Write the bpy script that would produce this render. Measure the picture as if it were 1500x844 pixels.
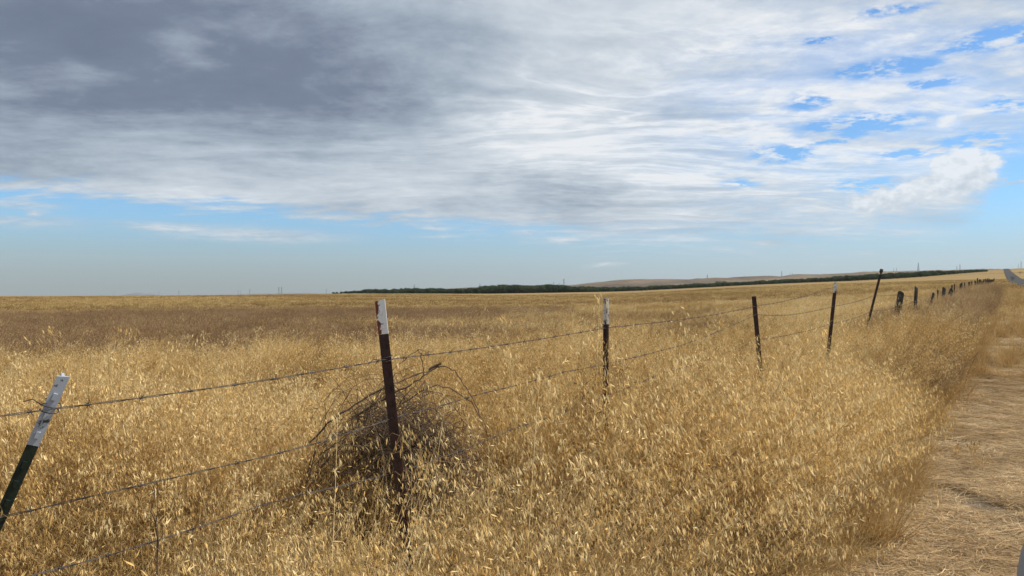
import bpy, math, random
import numpy as np
from mathutils import Vector, noise as mnoise
random.seed(7); rng = np.random.default_rng(7)
for o in list(bpy.data.objects): bpy.data.objects.remove(o)
sc = bpy.context.scene; C = sc.collection
R = math.radians
F = 1083.0; CAMH = 1.65; HOR = 434.0            # focal length in photo pixels, eye height, horizon row
def at(px, py, d): return Vector(((px-750)/F*d, d, CAMH+(HOR-py)/F*d))
# ------------------------------------------------------------------ camera
cd = bpy.data.cameras.new('camera'); cam = bpy.data.objects.new('camera', cd); C.objects.link(cam)
cam.location = (0, 0, CAMH); cam.rotation_euler = (R(90), 0, 0)
cd.lens = 26.0; cd.sensor_width = 36.0; cd.shift_y = 12/1500; cd.clip_start = 0.05; cd.clip_end = 40000
sc.camera = cam
# ------------------------------------------------------------------ exposure, sun
sc.view_settings.view_transform = 'Standard'; sc.view_settings.look = 'None'
sc.view_settings.exposure = 0.0; sc.view_settings.gamma = 1.0; sc.view_settings.use_curve_mapping = False
sc.cycles.max_bounces = 5; sc.cycles.diffuse_bounces = 3; sc.cycles.transmission_bounces = 3; sc.cycles.glossy_bounces = 2; sc.cycles.caustics_reflective = False
SUN_EL, SUN_AZ = R(50), R(84)                 # azimuth clockwise from +Y (view direction): behind, to the right
sl = bpy.data.lights.new('sun', 'SUN'); sl.energy = 4.6; sl.angle = R(0.6); sl.color = (1, .96, .89)
so = bpy.data.objects.new('sun', sl); C.objects.link(so)
sd = Vector((math.sin(SUN_AZ)*math.cos(SUN_EL), math.cos(SUN_AZ)*math.cos(SUN_EL), math.sin(SUN_EL)))
so.rotation_euler = sd.to_track_quat('Z', 'Y').to_euler(); so.location = sd*50
# ------------------------------------------------------------------ world: sky + cloud deck
W = bpy.data.worlds.new('World'); sc.world = W; W.use_nodes = True
nt = W.node_tree; nt.nodes.clear(); L = nt.links
SKY = 0.15
def N(t, **k):
    n = nt.nodes.new(t)
    for a, b in k.items(): setattr(n, a, b)
    return n
def put(s, v):
    if isinstance(v, bpy.types.NodeSocket): L.new(v, s)
    else: s.default_value = v
def M(op, a, b=0.0, c=None, clamp=False):
    n = N('ShaderNodeMath', operation=op, use_clamp=clamp); put(n.inputs[0], a); put(n.inputs[1], b)
    if c is not None: put(n.inputs[2], c)
    return n.outputs[0]
def V(op, a, b=None):
    n = N('ShaderNodeVectorMath', operation=op); put(n.inputs[0], a)
    if b is not None: put(n.inputs[1], b)
    return n.outputs['Value'] if op in ('LENGTH', 'DOT_PRODUCT') else n.outputs[0]
def smooth(x, a, b, lo=0.0, hi=1.0):
    n = N('ShaderNodeMapRange', interpolation_type='SMOOTHSTEP'); put(n.inputs[0], x)
    n.inputs[1].default_value = a; n.inputs[2].default_value = b; n.inputs[3].default_value = lo; n.inputs[4].default_value = hi
    return n.outputs[0]
def comb(x, y, z=0.0):
    n = N('ShaderNodeCombineXYZ'); put(n.inputs[0], x); put(n.inputs[1], y); put(n.inputs[2], z); return n.outputs[0]
def nz(vec, scale, detail=6, rough=.55, dist=0.0):
    n = N('ShaderNodeTexNoise'); put(n.inputs['Vector'], vec); n.inputs['Scale'].default_value = scale
    n.inputs['Detail'].default_value = detail; n.inputs['Roughness'].default_value = rough; n.inputs['Distortion'].default_value = dist
    return n.outputs[0]
def nzc(vec, scale, detail=3):
    n = N('ShaderNodeTexNoise'); put(n.inputs['Vector'], vec); n.inputs['Scale'].default_value = scale; n.inputs['Detail'].default_value = detail
    return n.outputs[1]
def mixc(f, a, b):
    n = N('ShaderNodeMix', data_type='RGBA'); put(n.inputs[0], f); put(n.inputs[6], a); put(n.inputs[7], b); return n.outputs[2]
tc = N('ShaderNodeTexCoord'); D = tc.outputs['Generated']
sep = N('ShaderNodeSeparateXYZ'); L.new(D, sep.inputs[0]); X, Y, Z = sep.outputs
hyp = M('SQRT', M('ADD', M('MULTIPLY', X, X), M('MULTIPLY', Y, Y)))
AZ = M('ARCTAN2', X, Y); EL = M('DIVIDE', Z, M('MAXIMUM', hyp, .001))
def pe(px, py):
    u, v = (px-750)/F, (HOR-py)/F; a = math.atan(u); return a, v*math.cos(a)
zz = M('ADD', M('MAXIMUM', Z, 0.0), .10)
PP = comb(M('DIVIDE', X, zz), M('DIVIDE', Y, zz))            # the cloud deck seen in perspective
warp = V('SUBTRACT', nzc(PP, .38), (.5, .5, .5))
sw = N('ShaderNodeVectorMath', operation='SCALE'); L.new(warp, sw.inputs[0]); sw.inputs[3].default_value = 1.7
PW = V('ADD', PP, sw.outputs[0])
AE = comb(AZ, EL)
wae = V('SUBTRACT', nzc(comb(M('MULTIPLY', AZ, 5.0), M('MULTIPLY', EL, 10.0)), 1.6, 5), (.5, .5, .5))
AEW = V('ADD', AE, V('MULTIPLY', wae, (.12, .055, 0)))        # ragged direction coordinates
wfine = V('SUBTRACT', nzc(comb(M('MULTIPLY', AZ, 14.0), M('MULTIPLY', EL, 34.0)), 1.3, 6), (.5, .5, .5))
AES = V('ADD', AE, V('MULTIPLY', wfine, (.05, .014, 0)))
def blob(px, py, wx, wy, soft=0.0, warped=True, small=False):
    a, e = pe(px, py)
    d = V('SUBTRACT', AES if small else (AEW if warped else AE), (a, e, 0)); d = V('MULTIPLY', d, (F/wx, F/wy, 0))
    return smooth(V('LENGTH', d), soft, 1.0, 1.0, 0.0)
def ramp(x, pts, lo, hi, vals):
    """piecewise curve of x (lo..hi) through pts/vals"""
    m = N('ShaderNodeMapRange'); put(m.inputs[0], x); m.inputs[1].default_value = lo; m.inputs[2].default_value = hi
    r = N('ShaderNodeValToRGB'); r.color_ramp.interpolation = 'B_SPLINE'; L.new(m.outputs[0], r.inputs[0])
    el = r.color_ramp.elements
    while len(el) > 1: el.remove(el[-1])
    for i, (p, v) in enumerate(zip(pts, vals)):
        q = (p-lo)/(hi-lo); e = el[0] if i == 0 else el.new(q); e.position = q; e.color = (v, v, v, 1)
    return r.outputs[0]
edge_px = [(-300, 255), (0, 272), (250, 294), (560, 326), (800, 331), (880, 350), (1100, 346), (1300, 338), (1400, 316), (1440, 290), (1462, 225), (1500, 190), (1700, 170)]
E = ramp(AZ, [pe(*p)[0] for p in edge_px], -.9, .9, [pe(*p)[1] for p in edge_px])
mpn = N('ShaderNodeMapping'); L.new(PW, mpn.inputs[0]); mpn.inputs['Rotation'].default_value = (0, 0, R(-38)); mpn.inputs['Scale'].default_value = (.62, 1.7, 1); PD = mpn.outputs[0]
streak = nz(PW, .9, 9, .58, .1)                              # wind-drawn texture
streak2 = nz(PD, 2.2, 9, .60, .15)
fine = nz(PP, 9, 9, .66, .12)
ragged = M('ADD', M('MULTIPLY', M('SUBTRACT', streak2, .5), .09), M('MULTIPLY', M('SUBTRACT', fine, .5), .035))
over = M('SUBTRACT', M('ADD', EL, ragged), E)
soft_r = smooth(AZ, pe(600, 0)[0], pe(1000, 0)[0], .014, .034)
n = N('ShaderNodeMapRange', interpolation_type='SMOOTHSTEP'); put(n.inputs[0], over); put(n.inputs[1], M('MULTIPLY', soft_r, -1.0)); put(n.inputs[2], soft_r)
deck = n.outputs[0]
# blue gaps
gaps = None
for g in [(1180, 150, 60, 24), (1145, 226, 80, 24), (1085, 268, 50, 13), (1275, 272, 75, 18), (1265, 182, 130, 26), (1300, 100, 120, 20), (1470, 55, 130, 30), (1310, 15, 90, 14), (1430, 215, 80, 36), (1480, 150, 60, 20), (1200, 60, 40, 8), (1370, 120, 60, 12), (1220, 205, 60, 10), (1330, 225, 70, 14)]:
    b = blob(*g, 0.0, True, True); gaps = b if gaps is None else M('MAXIMUM', gaps, b)
gapn = smooth(M('ADD', M('MULTIPLY', streak2, .6), M('MULTIPLY', fine, .4)), .62, .40)
region = blob(1290, 150, 420, 260, .2, False)
hole = M('ADD', M('MULTIPLY', smooth(gaps, .05, .95), smooth(fine, .60, .42, .05, 1.0)), M('MULTIPLY', M('MULTIPLY', region, gapn), .5), clamp=True)
deck = M('MULTIPLY', deck, M('SUBTRACT', 1.0, hole))
# low separate clouds
low = None
for g in [(380, 344, 190, 17), (250, 333, 130, 11), (20, 324, 130, 13), (54, 311, 15, 8), (30, 298, 70, 10), (770, 344, 40, 12), (830, 350, 60, 11), (640, 334, 40, 6), (1120, 355, 60, 10), (885, 388, 45, 6), (1490, 268, 40, 5)]:
    b = blob(*g, 0.0, True, True); low = b if low is None else M('MAXIMUM', low, b)
low = M('MULTIPLY', low, smooth(M('ADD', M('MULTIPLY', fine, .5), M('MULTIPLY', streak2, .5)), .38, .55, .4, 1.0))
ridge = M('SUBTRACT', 1.0, M('ABSOLUTE', M('SUBTRACT', M('MULTIPLY', nz(PD, 1.7, 10, .6, .2), 2.0), 1.0)))
ridge = M('POWER', ridge, 7.0)
wisp = blob(1050, 170, 620, 230, .1)
billow = nz(comb(M('MULTIPLY', AZ, 30.0), M('MULTIPLY', EL, 42.0)), 1.6, 8, .6)
cum = M('MAXIMUM', blob(1412, 254, 62, 46, .25, True, True), M('MAXIMUM', blob(1380, 268, 95, 34, .0, True, True), M('MAXIMUM', M('MULTIPLY', blob(1388, 176, 46, 24, .0, True, True), .62), blob(1290, 294, 95, 24, .0, True, True))))
cum = smooth(M('MULTIPLY', cum, M('ADD', .35, billow)), .25, .55)
cover = M('MAXIMUM', M('MAXIMUM', deck, M('MULTIPLY', low, .9)), M('MULTIPLY', cum, .95))
# how bright the deck is
BR = M('ADD', .745, 0.0)
for (g, amt) in [((250, 50, 700, 230), -.33), ((420, 150, 330, 110), -.22), ((0, 170, 400, 150), -.16), ((80, 40, 350, 110), -.12), ((640, 60, 200, 90), -.10),
                 ((720, 240, 240, 70), -.05), ((230, 245, 380, 55), -.04), ((780, 285, 210, 60), -.12), ((860, 290, 120, 70), -.13), ((480, 295, 240, 26), -.06), ((940, 180, 190, 32), -.14),
                 ((270, 75, 70, 42), .20), ((120, 100, 55, 28), .10), ((330, 285, 240, 20), .12), ((40, 275, 170, 18), .10),
                 ((1250, 120, 420, 180), .10), ((850, 205, 260, 70), .12), ((960, 25, 300, 50), .08), ((1100, 310, 260, 34), -.06), ((1400, 320, 120, 20), -.12)]:
    BR = M('ADD', BR, M('MULTIPLY', blob(*g), amt))
BR = M('ADD', BR, M('MULTIPLY', M('SUBTRACT', streak, .5), .70))
BR = M('ADD', BR, M('MULTIPLY', M('SUBTRACT', streak2, .5), .46))
BR = M('ADD', BR, M('MULTIPLY', M('SUBTRACT', fine, .5), .24))
BR = M('ADD', BR, M('MULTIPLY', M('MULTIPLY', ridge, wisp), .30))
cb = M('ADD', M('MULTIPLY', M('SUBTRACT', billow, .5), 1.0), M('ADD', .98, M('MULTIPLY', M('SUBTRACT', EL, .145), 3.0)))
nm = N('ShaderNodeMix', data_type='FLOAT'); put(nm.inputs[0], M('MULTIPLY', cum, .85)); put(nm.inputs[2], BR); put(nm.inputs[3], cb); BR = nm.outputs[0]
BR = M('ADD', BR, M('MULTIPLY', low, .1))
cr = N('ShaderNodeValToRGB'); L.new(BR, cr.inputs[0]); e = cr.color_ramp.elements
e[0].position = .12; e[0].color = (.135, .165, .23, 1); e[1].position = 1.0; e[1].color = (.88, .90, .92, 1)
for p, c in [(.34, (.175, .21, .285)), (.52, (.33, .39, .465)), (.70, (.52, .585, .65)), (.85, (.68, .73, .78))]:
    q = e.new(p); q.color = (*c, 1)
sky = N('ShaderNodeTexSky', sky_type='NISHITA', sun_disc=False, sun_elevation=SUN_EL, sun_rotation=SUN_AZ, altitude=100, air_density=1.0, dust_density=.35, ozone_density=3.0)
K = 1/SKY
cl = N('ShaderNodeVectorMath', operation='SCALE'); L.new(cr.outputs[0], cl.inputs[0]); cl.inputs[3].default_value = K
skyc = sky.outputs[0]
# dusty veil low over the plain, greyer to the left
veil = smooth(EL, .0, .125, 1.0, 0.0)
veilc = mixc(smooth(AZ, -.5, .45), (.31*K, .345*K, .34*K, 1), (.44*K, .50*K, .535*K, 1))
skyc = mixc(1.0, skyc, (.54, .79, .98, 1)); skyc.node.blend_type = 'MULTIPLY'
skyc = mixc(M('MULTIPLY', veil, .92), skyc, veilc)
thin = smooth(EL, .04, .30, .25, .0)
fin = mixc(M('MULTIPLY', cover, .96), skyc, cl.outputs[0])
bg = N('ShaderNodeBackground'); L.new(fin, bg.inputs[0]); bg.inputs[1].default_value = SKY
wo = N('ShaderNodeOutputWorld'); L.new(bg.outputs[0], wo.inputs[0])
try: W.cycles.sampling_method = 'MANUAL'; W.cycles.sample_map_resolution = 512
except Exception: pass
# ------------------------------------------------------------------ material helpers
def new_mat(name, rough=.8, spec=.3):
    m = bpy.data.materials.new(name); m.use_nodes = True; t = m.node_tree
    b = t.nodes['Principled BSDF']; b.inputs['Roughness'].default_value = rough; b.inputs['Specular IOR Level'].default_value = spec
    return m, t, b
def tnoise(t, scale, detail=5, rough=.55, vec=None, kind='Object'):
    n = t.nodes.new('ShaderNodeTexNoise'); n.inputs['Scale'].default_value = scale; n.inputs['Detail'].default_value = detail; n.inputs['Roughness'].default_value = rough
    if vec is None:
        c = t.nodes.new('ShaderNodeTexCoord'); vec = c.outputs[kind]
    t.links.new(vec, n.inputs['Vector']); return n.outputs[0]
def tramp(t, x, stops):
    r = t.nodes.new('ShaderNodeValToRGB'); t.links.new(x, r.inputs[0]); el = r.color_ramp.elements
    while len(el) > 1: el.remove(el[-1])
    for i, (p, c) in enumerate(stops):
        e = el[0] if i == 0 else el.new(p); e.position = p; e.color = (*c, 1)
    return r.outputs[0]
def tmix(t, f, a, b, mode='MIX'):
    n = t.nodes.new('ShaderNodeMix'); n.data_type = 'RGBA'; n.blend_type = mode
    for s, v in ((n.inputs[0], f), (n.inputs[6], a), (n.inputs[7], b)):
        if isinstance(v, bpy.types.NodeSocket): t.links.new(v, s)
        else: s.default_value = v if not isinstance(v, tuple) or len(v) == 4 else (*v, 1)
    return n.outputs[2]
def tbump(t, b, h, strength, dist):
    n = t.nodes.new('ShaderNodeBump'); n.inputs['Strength'].default_value = strength; n.inputs['Distance'].default_value = dist
    t.links.new(h, n.inputs['Height']); t.links.new(n.outputs[0], b.inputs['Normal'])
def simple(name, stops, scale, rough=.85, bump=(.3, .01), detail=6, kind='Object'):
    m, t, b = new_mat(name, rough); x = tnoise(t, scale, detail, .6, kind=kind)
    t.links.new(tramp(t, x, stops), b.inputs['Base Color'])
    if bump: tbump(t, b, x, *bump)
    return m
def tag(o, label=None, cat=None, group=None, kind=None):
    if label: o['label'] = label
    if cat: o['category'] = cat
    if group: o['group'] = group
    if kind: o['kind'] = kind
    return o
def mesh_obj(name, verts, faces, mat, parent=None, smooth=False, link=True):
    me = bpy.data.meshes.new(name); me.from_pydata([tuple(v) for v in verts], [], [tuple(f) for f in faces]); me.update()
    o = bpy.data.objects.new(name, me)
    if mat: me.materials.append(mat)
    if smooth: me.polygons.foreach_set('use_smooth', [True]*len(me.polygons))
    if link: C.objects.link(o)
    if parent: o.parent = parent
    return o
def empty(name, loc, rot=(0, 0, 0)):
    o = bpy.data.objects.new(name, None); C.objects.link(o); o.location = loc; o.rotation_euler = rot; return o
class MB:
    def __init__(s): s.v = []; s.f = []
    def add(s, v, f):
        k = len(s.v); s.v += [tuple(p) for p in v]; s.f += [tuple(i+k for i in q) for q in f]
    def box(s, c, d, rot=None):
        x, y, z = d[0]/2, d[1]/2, d[2]/2
        v = [Vector((a*x, b*y, c_*z)) for a in (-1, 1) for b in (-1, 1) for c_ in (-1, 1)]
        if rot: v = [rot @ p for p in v]
        s.add([p+Vector(c) for p in v], [(0, 1, 3, 2), (4, 6, 7, 5), (0, 4, 5, 1), (2, 3, 7, 6), (0, 2, 6, 4), (1, 5, 7, 3)])
    def tube(s, pts, rad, n=6, cap=True):
        pts = [Vector(p) for p in pts]; rings = []
        if not hasattr(rad, '__len__'): rad = [rad]*len(pts)
        up = Vector((.31, .27, .91))
        for i, p in enumerate(pts):
            d = (pts[min(i+1, len(pts)-1)]-pts[max(i-1, 0)]); d = d.normalized() if d.length > 1e-9 else Vector((0, 0, 1))
            a = d.cross(up); a = a.normalized() if a.length > .05 else d.cross(Vector((1, 0, 0))).normalized()
            b = d.cross(a)
            rings.append([p+(a*math.cos(2*math.pi*k/n)+b*math.sin(2*math.pi*k/n))*rad[i] for k in range(n)])
        v = [q for r in rings for q in r]; f = []
        for i in range(len(pts)-1):
            for k in range(n): f.append((i*n+k, i*n+(k+1) % n, (i+1)*n+(k+1) % n, (i+1)*n+k))
        if cap: f.append(tuple(range(n))); f.append(tuple((len(pts)-1)*n+k for k in range(n-1, -1, -1)))
        s.add(v, f)
    def build(s, name, mat, parent=None, smooth=False): return mesh_obj(name, s.v, s.f, mat, parent, smooth)
# ------------------------------------------------------------------ terrain
TH = math.atan(.662); SN, CS = math.sin(TH), math.cos(TH)      # the road runs off to the right
def st(x, y): return x*CS-y*SN, x*SN+y*CS                       # s across the road, t along it
cols = [-.69, -.55, -.42, -.24, 0, .14, .32, .42, .51, .60, .662]
rows = [0, 4, 7, 10, 13, 19, 28, 50, 100, 200, 300, 430, 600, 720, 900, 1400, 7000]
Tz = {
 -.69: [0, 0, 0, 0, 0, 0, 0, 0, .25, .95, 1.25, 1.45, 1.2, .8, 0, -6, -60],
 -.55: [0, 0, 0, 0, 0, 0, 0, 0, .3, 1.1, 1.45, 1.75, 1.5, 1.0, 0, -6, -60],
 -.42: [0, 0, 0, 0, 0, 0, 0, 0, .3, 1.2, 1.7, 2.15, 2.2, 2.0, 1, -6, -60],
 -.24: [0, 0, 0, 0, 0, 0, 0, .05, .3, 1.1, 2.0, 2.9, 3.6, 4.0, 4, -2, -40],
 0:    [0, 0, 0, 0, 0, .05, .05, .1, .4, 1.0, 1.6, 2.3, 3.4, 4.2, 5, 0, -30],
 .14:  [0, 0, 0, 0, .05, .1, .15, .25, .6, 1.5, 2.3, 3.2, 4.8, 5.9, 7, 5, 0],
 .32:  [0, 0, 0, .05, .15, .25, .35, .6, 1.5, 3.3, 5.1, 7.4, 10.5, 12.6, 15, 16, 5],
 .42:  [0, 0, 0, .1, .25, .4, .55, .9, 2.0, 4.2, 6.4, 9.2, 12.9, 15.6, 18, 20, 10],
 .51:  [0, 0, .02, .2, .4, .6, .8, 1.3, 2.4, 4.7, 7.2, 10.8, 15.6, 18.9, 22, 26, 10],
 .60:  [0, 0, .05, .28, .55, .8, 1.0, 1.7, 2.8, 5.1, 8.2, 13.0, 19.5, 24.2, 29, 32, 15],
 .662: [0, 0, .06, .3, .6, .87, 1.1, 1.9, 3.0, 5.3, 8.8, 14.3, 22, 28, 36, 40, 20]}
PH = np.arange(-180, 181, 1.0); LR = np.linspace(0, math.log(1+9000), 260)
cph = np.degrees(np.arctan(cols)); G = np.zeros((len(PH), len(LR)))
colg = []
for c in cols: colg.append(np.interp(np.exp(LR)-1, np.array(rows)*math.sqrt(1+c*c), Tz[c]))
colg = np.array(colg)
for j in range(len(LR)):
    xs = np.concatenate([[-180, -110, -60], cph, [60, 110, 180]])
    back = colg[0, j]*.6
    vs = np.concatenate([[back, back, colg[0, j]], colg[:, j], [colg[-1, j]*1.05, back, back]])
    G[:, j] = np.interp(PH, xs, vs)
k = np.array([1, 4, 6, 4, 1])/16.
for _ in range(2):
    G = np.apply_along_axis(lambda r: np.convolve(np.pad(r, 2, 'edge'), k, 'valid'), 0, G)
    G = np.apply_along_axis(lambda r: np.convolve(np.pad(r, 2, 'edge'), k, 'valid'), 1, G)
def vnoise(x, y, f, seed=0):
    """smooth value noise, numpy"""
    x = np.asarray(x, float)*f+seed*17.3; y = np.asarray(y, float)*f+seed*9.1
    xi = np.floor(x).astype(np.int64); yi = np.floor(y).astype(np.int64); fx = x-xi; fy = y-yi
    fx = fx*fx*(3-2*fx); fy = fy*fy*(3-2*fy)
    def h(a, b):
        q = (a*374761393+b*668265263+seed*1442695) & 0x7fffffff; q = ((q ^ (q >> 13))*1274126177) & 0x7fffffff
        return ((q ^ (q >> 16)) & 0xffff)/65535.
    return (h(xi, yi)*(1-fx)+h(xi+1, yi)*fx)*(1-fy)+(h(xi, yi+1)*(1-fx)+h(xi+1, yi+1)*fx)*fy
def fbm(x, y, f, seed=0, o=4):
    a, s, w = 0, 0, 1.
    for i in range(o): a = a+w*vnoise(x, y, f*2**i, seed+i); s += w; w *= .5
    return a/s
def H(x, y):
    x = np.asarray(x, float); y = np.asarray(y, float); r = np.hypot(x, y); ph = np.degrees(np.arctan2(x, y))
    a = (ph+180); b = np.log(1+r)/LR[1]
    ai = np.clip(np.floor(a).astype(int), 0, len(PH)-2); bi = np.clip(np.floor(b).astype(int), 0, len(LR)-2); fa = a-ai; fb = np.clip(b-bi, 0, 1)
    z = (G[ai, bi]*(1-fa)+G[ai+1, bi]*fa)*(1-fb)+(G[ai, bi+1]*(1-fa)+G[ai+1, bi+1]*fa)*fb
    s, t = x*CS-y*SN, x*SN+y*CS
    rough = (fbm(x, y, .35, 3)-.5)*.12*np.clip((np.abs(s-3)-2.6)/2, 0.1, 1)+(fbm(x, y, .01, 5)-.5)*np.clip((r-60)/300, 0, 1)*1.6*np.clip((np.abs(s-3)-10)/60, 0, 1)
    return z+rough
def Hs(x, y): return float(H(x, y))
# colour zones of the field, shared by ground sheet and plants
mg, t, b = new_mat('dry_field_soil', .95, .1)
geo = t.nodes.new('ShaderNodeNewGeometry'); P = geo.outputs['Position']
at_ = t.nodes.new('ShaderNodeAttribute'); at_.attribute_name = 'zone'
mapn = t.nodes.new('ShaderNodeMapping'); mapn.inputs['Scale'].default_value = (.35, 1, 1); mapn.inputs['Rotation'].default_value = (0, 0, R(8)); t.links.new(P, mapn.inputs[0])
n_big = tnoise(t, .018, 8, .6, mapn.outputs[0]); n_mid = tnoise(t, .35, 8, .65, P); n_fine = tnoise(t, 9, 8, .7, P)
gold = tramp(t, n_big, [(.30, (.14, .09, .035)), (.45, (.20, .128, .048)), (.55, (.26, .17, .066)), (.68, (.32, .22, .095))])
gold = tmix(t, .45, gold, tramp(t, n_mid, [(.3, (.17, .11, .045)), (.7, (.42, .29, .12))]))
soil = tramp(t, n_fine, [(.3, (.07, .045, .025)), (.55, (.14, .09, .045)), (.75, (.25, .17, .085))])
brown = tramp(t, n_mid, [(.3, (.17, .11, .06)), (.7, (.33, .22, .11))])
sepn = t.nodes.new('ShaderNodeSeparateColor'); t.links.new(at_.outputs['Color'], sepn.inputs[0])
col = tmix(t, sepn.outputs[0], gold, soil); col = tmix(t, sepn.outputs[1], col, brown)
t.links.new(col, b.inputs['Base Color']); tbump(t, b, n_mid, .9, .25)
def zones(x, y):
    """near soil weight, brown weed weight"""
    r = np.hypot(x, y); u = x/np.maximum(y, .1)
    near = np.clip(1-(r-22)/60, 0, 1)
    w = fbm(x, y, .06, 11)
    br = np.clip((r-8-9*w)/4, 0, 1)*np.clip(1-(r-50-14*w)/10, 0, 1)*np.clip((.22-u+(w-.5)*.9)/.35, 0, 1)
    strip = np.clip((r-150-200*fbm(x, y, .008, 4))/15, 0, 1)*np.clip((400-r)/60, 0, 1)*np.clip((.25-u)/.2, 0, 1)*.25
    return near, np.clip(br+strip, 0, 1)
def polar_ground():
    rad = np.concatenate([np.linspace(.0, 12, 40)[1:], np.exp(np.linspace(math.log(12.4), math.log(9000), 230))])
    ang = np.concatenate([np.arange(-180, -50, 4.), np.arange(-50, 50, .5), np.arange(50, 180, 4.)]); na = len(ang)
    A, Rr = np.meshgrid(np.radians(ang), rad); x = (Rr*np.sin(A)).ravel(); y = (Rr*np.cos(A)).ravel(); z = H(x, y)
    v = np.column_stack([x, y, z]); v = np.vstack([[0, 0, Hs(0, 0)], v]); f = []
    for k_ in range(na): f.append((0, 1+(k_+1) % na, 1+k_))
    for i in range(len(rad)-1):
        for k_ in range(na):
            k2 = (k_+1) % na; f.append((1+i*na+k_, 1+i*na+k2, 1+(i+1)*na+k2, 1+(i+1)*na+k_))
    o = mesh_obj('ground', v, f, mg, smooth=True); tag(o, kind='structure')
    nr, br = zones(v[:, 0], v[:, 1]); ca = o.data.color_attributes.new('zone', 'FLOAT_COLOR', 'POINT')
    ca.data.foreach_set('color', np.column_stack([nr, br, nr*0, nr*0+1]).ravel())
polar_ground()
# road and verge sheets
def strip_sheet(name, s0, s1, ts, mat, lift, ns=6, wob=0.0):
    ts = np.array(ts); v = []; f = []
    for t_ in ts:
        for i in range(ns+1):
            q = i/ns; s_ = s0+(s1-s0)*q
            if wob and i in (0, ns): s_ += (float(fbm(t_, 3, .5, 21+i))-.5)*wob
            x, y = s_*CS+t_*SN, -s_*SN+t_*CS; v.append((x, y, Hs(x, y)+lift+.00045*max(0, t_-10)))
    for j in range(len(ts)-1):
        for i in range(ns): k_ = j*(ns+1)+i; f.append((k_, k_+1, k_+ns+2, k_+ns+1))
    return tag(mesh_obj(name, v, f, mat, smooth=True), kind='structure')
ma, t, b = new_mat('worn_asphalt', 1.0, .04)
geo = t.nodes.new('ShaderNodeNewGeometry'); n1 = tnoise(t, 60, 6, .7, geo.outputs['Position']); n2 = tnoise(t, .6, 5, .6, geo.outputs['Position'])
c = tmix(t, .5, tramp(t, n1, [(.35, (.04, .04, .04)), (.7, (.11, .105, .10))]), tramp(t, n2, [(.35, (.05, .048, .047)), (.65, (.09, .085, .08))]))
t.links.new(c, b.inputs['Base Color']); tbump(t, b, n1, .6, .01)
mv, t, b = new_mat('trampled_verge_soil', .95, .1)
geo = t.nodes.new('ShaderNodeNewGeometry'); P = geo.outputs['Position']; n1 = tnoise(t, 35, 8, .75, P); n2 = tnoise(t, 1.1, 5, .6, P)
c = tmix(t, tramp(t, n2, [(.42, (0, 0, 0)), (.62, (1, 1, 1))]), tramp(t, n1, [(.3, (.08, .055, .032)), (.5, (.18, .125, .07)), (.72, (.36, .27, .16))]), tramp(t, n1, [(.3, (.08, .075, .07)), (.7, (.22, .195, .16))]))
t.links.new(c, b.inputs['Base Color']); tbump(t, b, n1, 1.0, .03)
tt = list(np.arange(-40, 20, .5))+list(np.arange(20, 120, 2))+list(np.exp(np.linspace(math.log(120), math.log(1500), 70)))
strip_sheet('road', 1.75, 6.2, tt, ma, .012, 6, .25)
strip_sheet('verge', -1.2, 1.6, [q for q in tt if q < 60], mv, .006, 8, .3)

# ------------------------------------------------------------------ hills on the skyline
mh, t, b = new_mat('dry_grass_hills', .95, .1)
geo = t.nodes.new('ShaderNodeNewGeometry'); P = geo.outputs['Position']
c = tramp(t, tnoise(t, .0035, 8, .6, P), [(.36, (.075, .052, .032)), (.5, (.135, .095, .056)), (.64, (.21, .15, .09))])
t.links.new(c, b.inputs['Base Color']); tbump(t, b, tnoise(t, .02, 6, .6, P), .8, 8)
sky_px = [(430, 436), (520, 431), (600, 426), (620, 424.5), (700, 422.5), (760, 419.5), (830, 418.5), (870, 415), (900, 412.5), (945, 411), (1000, 409.5), (1040, 408.5), (1088, 407), (1102, 406), (1122, 405), (1145, 404.5), (1165, 401.5), (1200, 401.5), (1240, 399.5), (1280, 398.5), (1320, 397.5), (1360, 396.5), (1400, 395.5), (1440, 394), (1480, 394), (1600, 396), (1900, 404)]
def hill_sheet(name, pts, r0, r1, mat, seed, nr=60, da=.12, gully=.55):
    a0, a1 = [math.degrees(math.atan((p[0]-750)/F)) for p in (pts[0], pts[-1])]
    an = np.arange(a0, a1, da); rr = np.linspace(r0, r1, nr); A, Q = np.meshgrid(np.radians(an), rr)
    x = Q*np.sin(A); y = Q*np.cos(A)
    pk = np.interp(np.tan(np.radians(an))*F+750, [p[0] for p in pts], [HOR-p[1] for p in pts]); pk = np.tile(pk, (nr, 1))
    q = (Q-r0)/(r1-r0); top = .72
    prof = np.where(q < top, np.sin(np.clip(q/top, 0, 1)*math.pi/2)**1.3, np.cos((q-top)/(1-top)*math.pi/2))
    crest = CAMH+pk/F*(r0+top*(r1-r0))*np.cos(A)
    g = fbm(x, y, .0022, seed, 5); rid = 1-np.abs(2*fbm(x, y, .0014, seed+9, 4)-1)*1.4
    fade = np.clip(1-np.abs(q-top)/.10, 0, 1)
    z = -12+(crest+12)*prof*(1-gully*(1-rid)*(1-fade)*.9)+(g-.5)*24*(1-fade)*prof
    v = np.column_stack([x.ravel(), y.ravel(), z.ravel()]); na = len(an)
    f = [(i*na+k_, i*na+k_+1, (i+1)*na+k_+1, (i+1)*na+k_) for i in range(nr-1) for k_ in range(na-1)]
    return tag(mesh_obj(name, v, f, mat, smooth=True), kind='structure')
hill_sheet('hills', sky_px, 1900, 4400, mh, 31)
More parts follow.
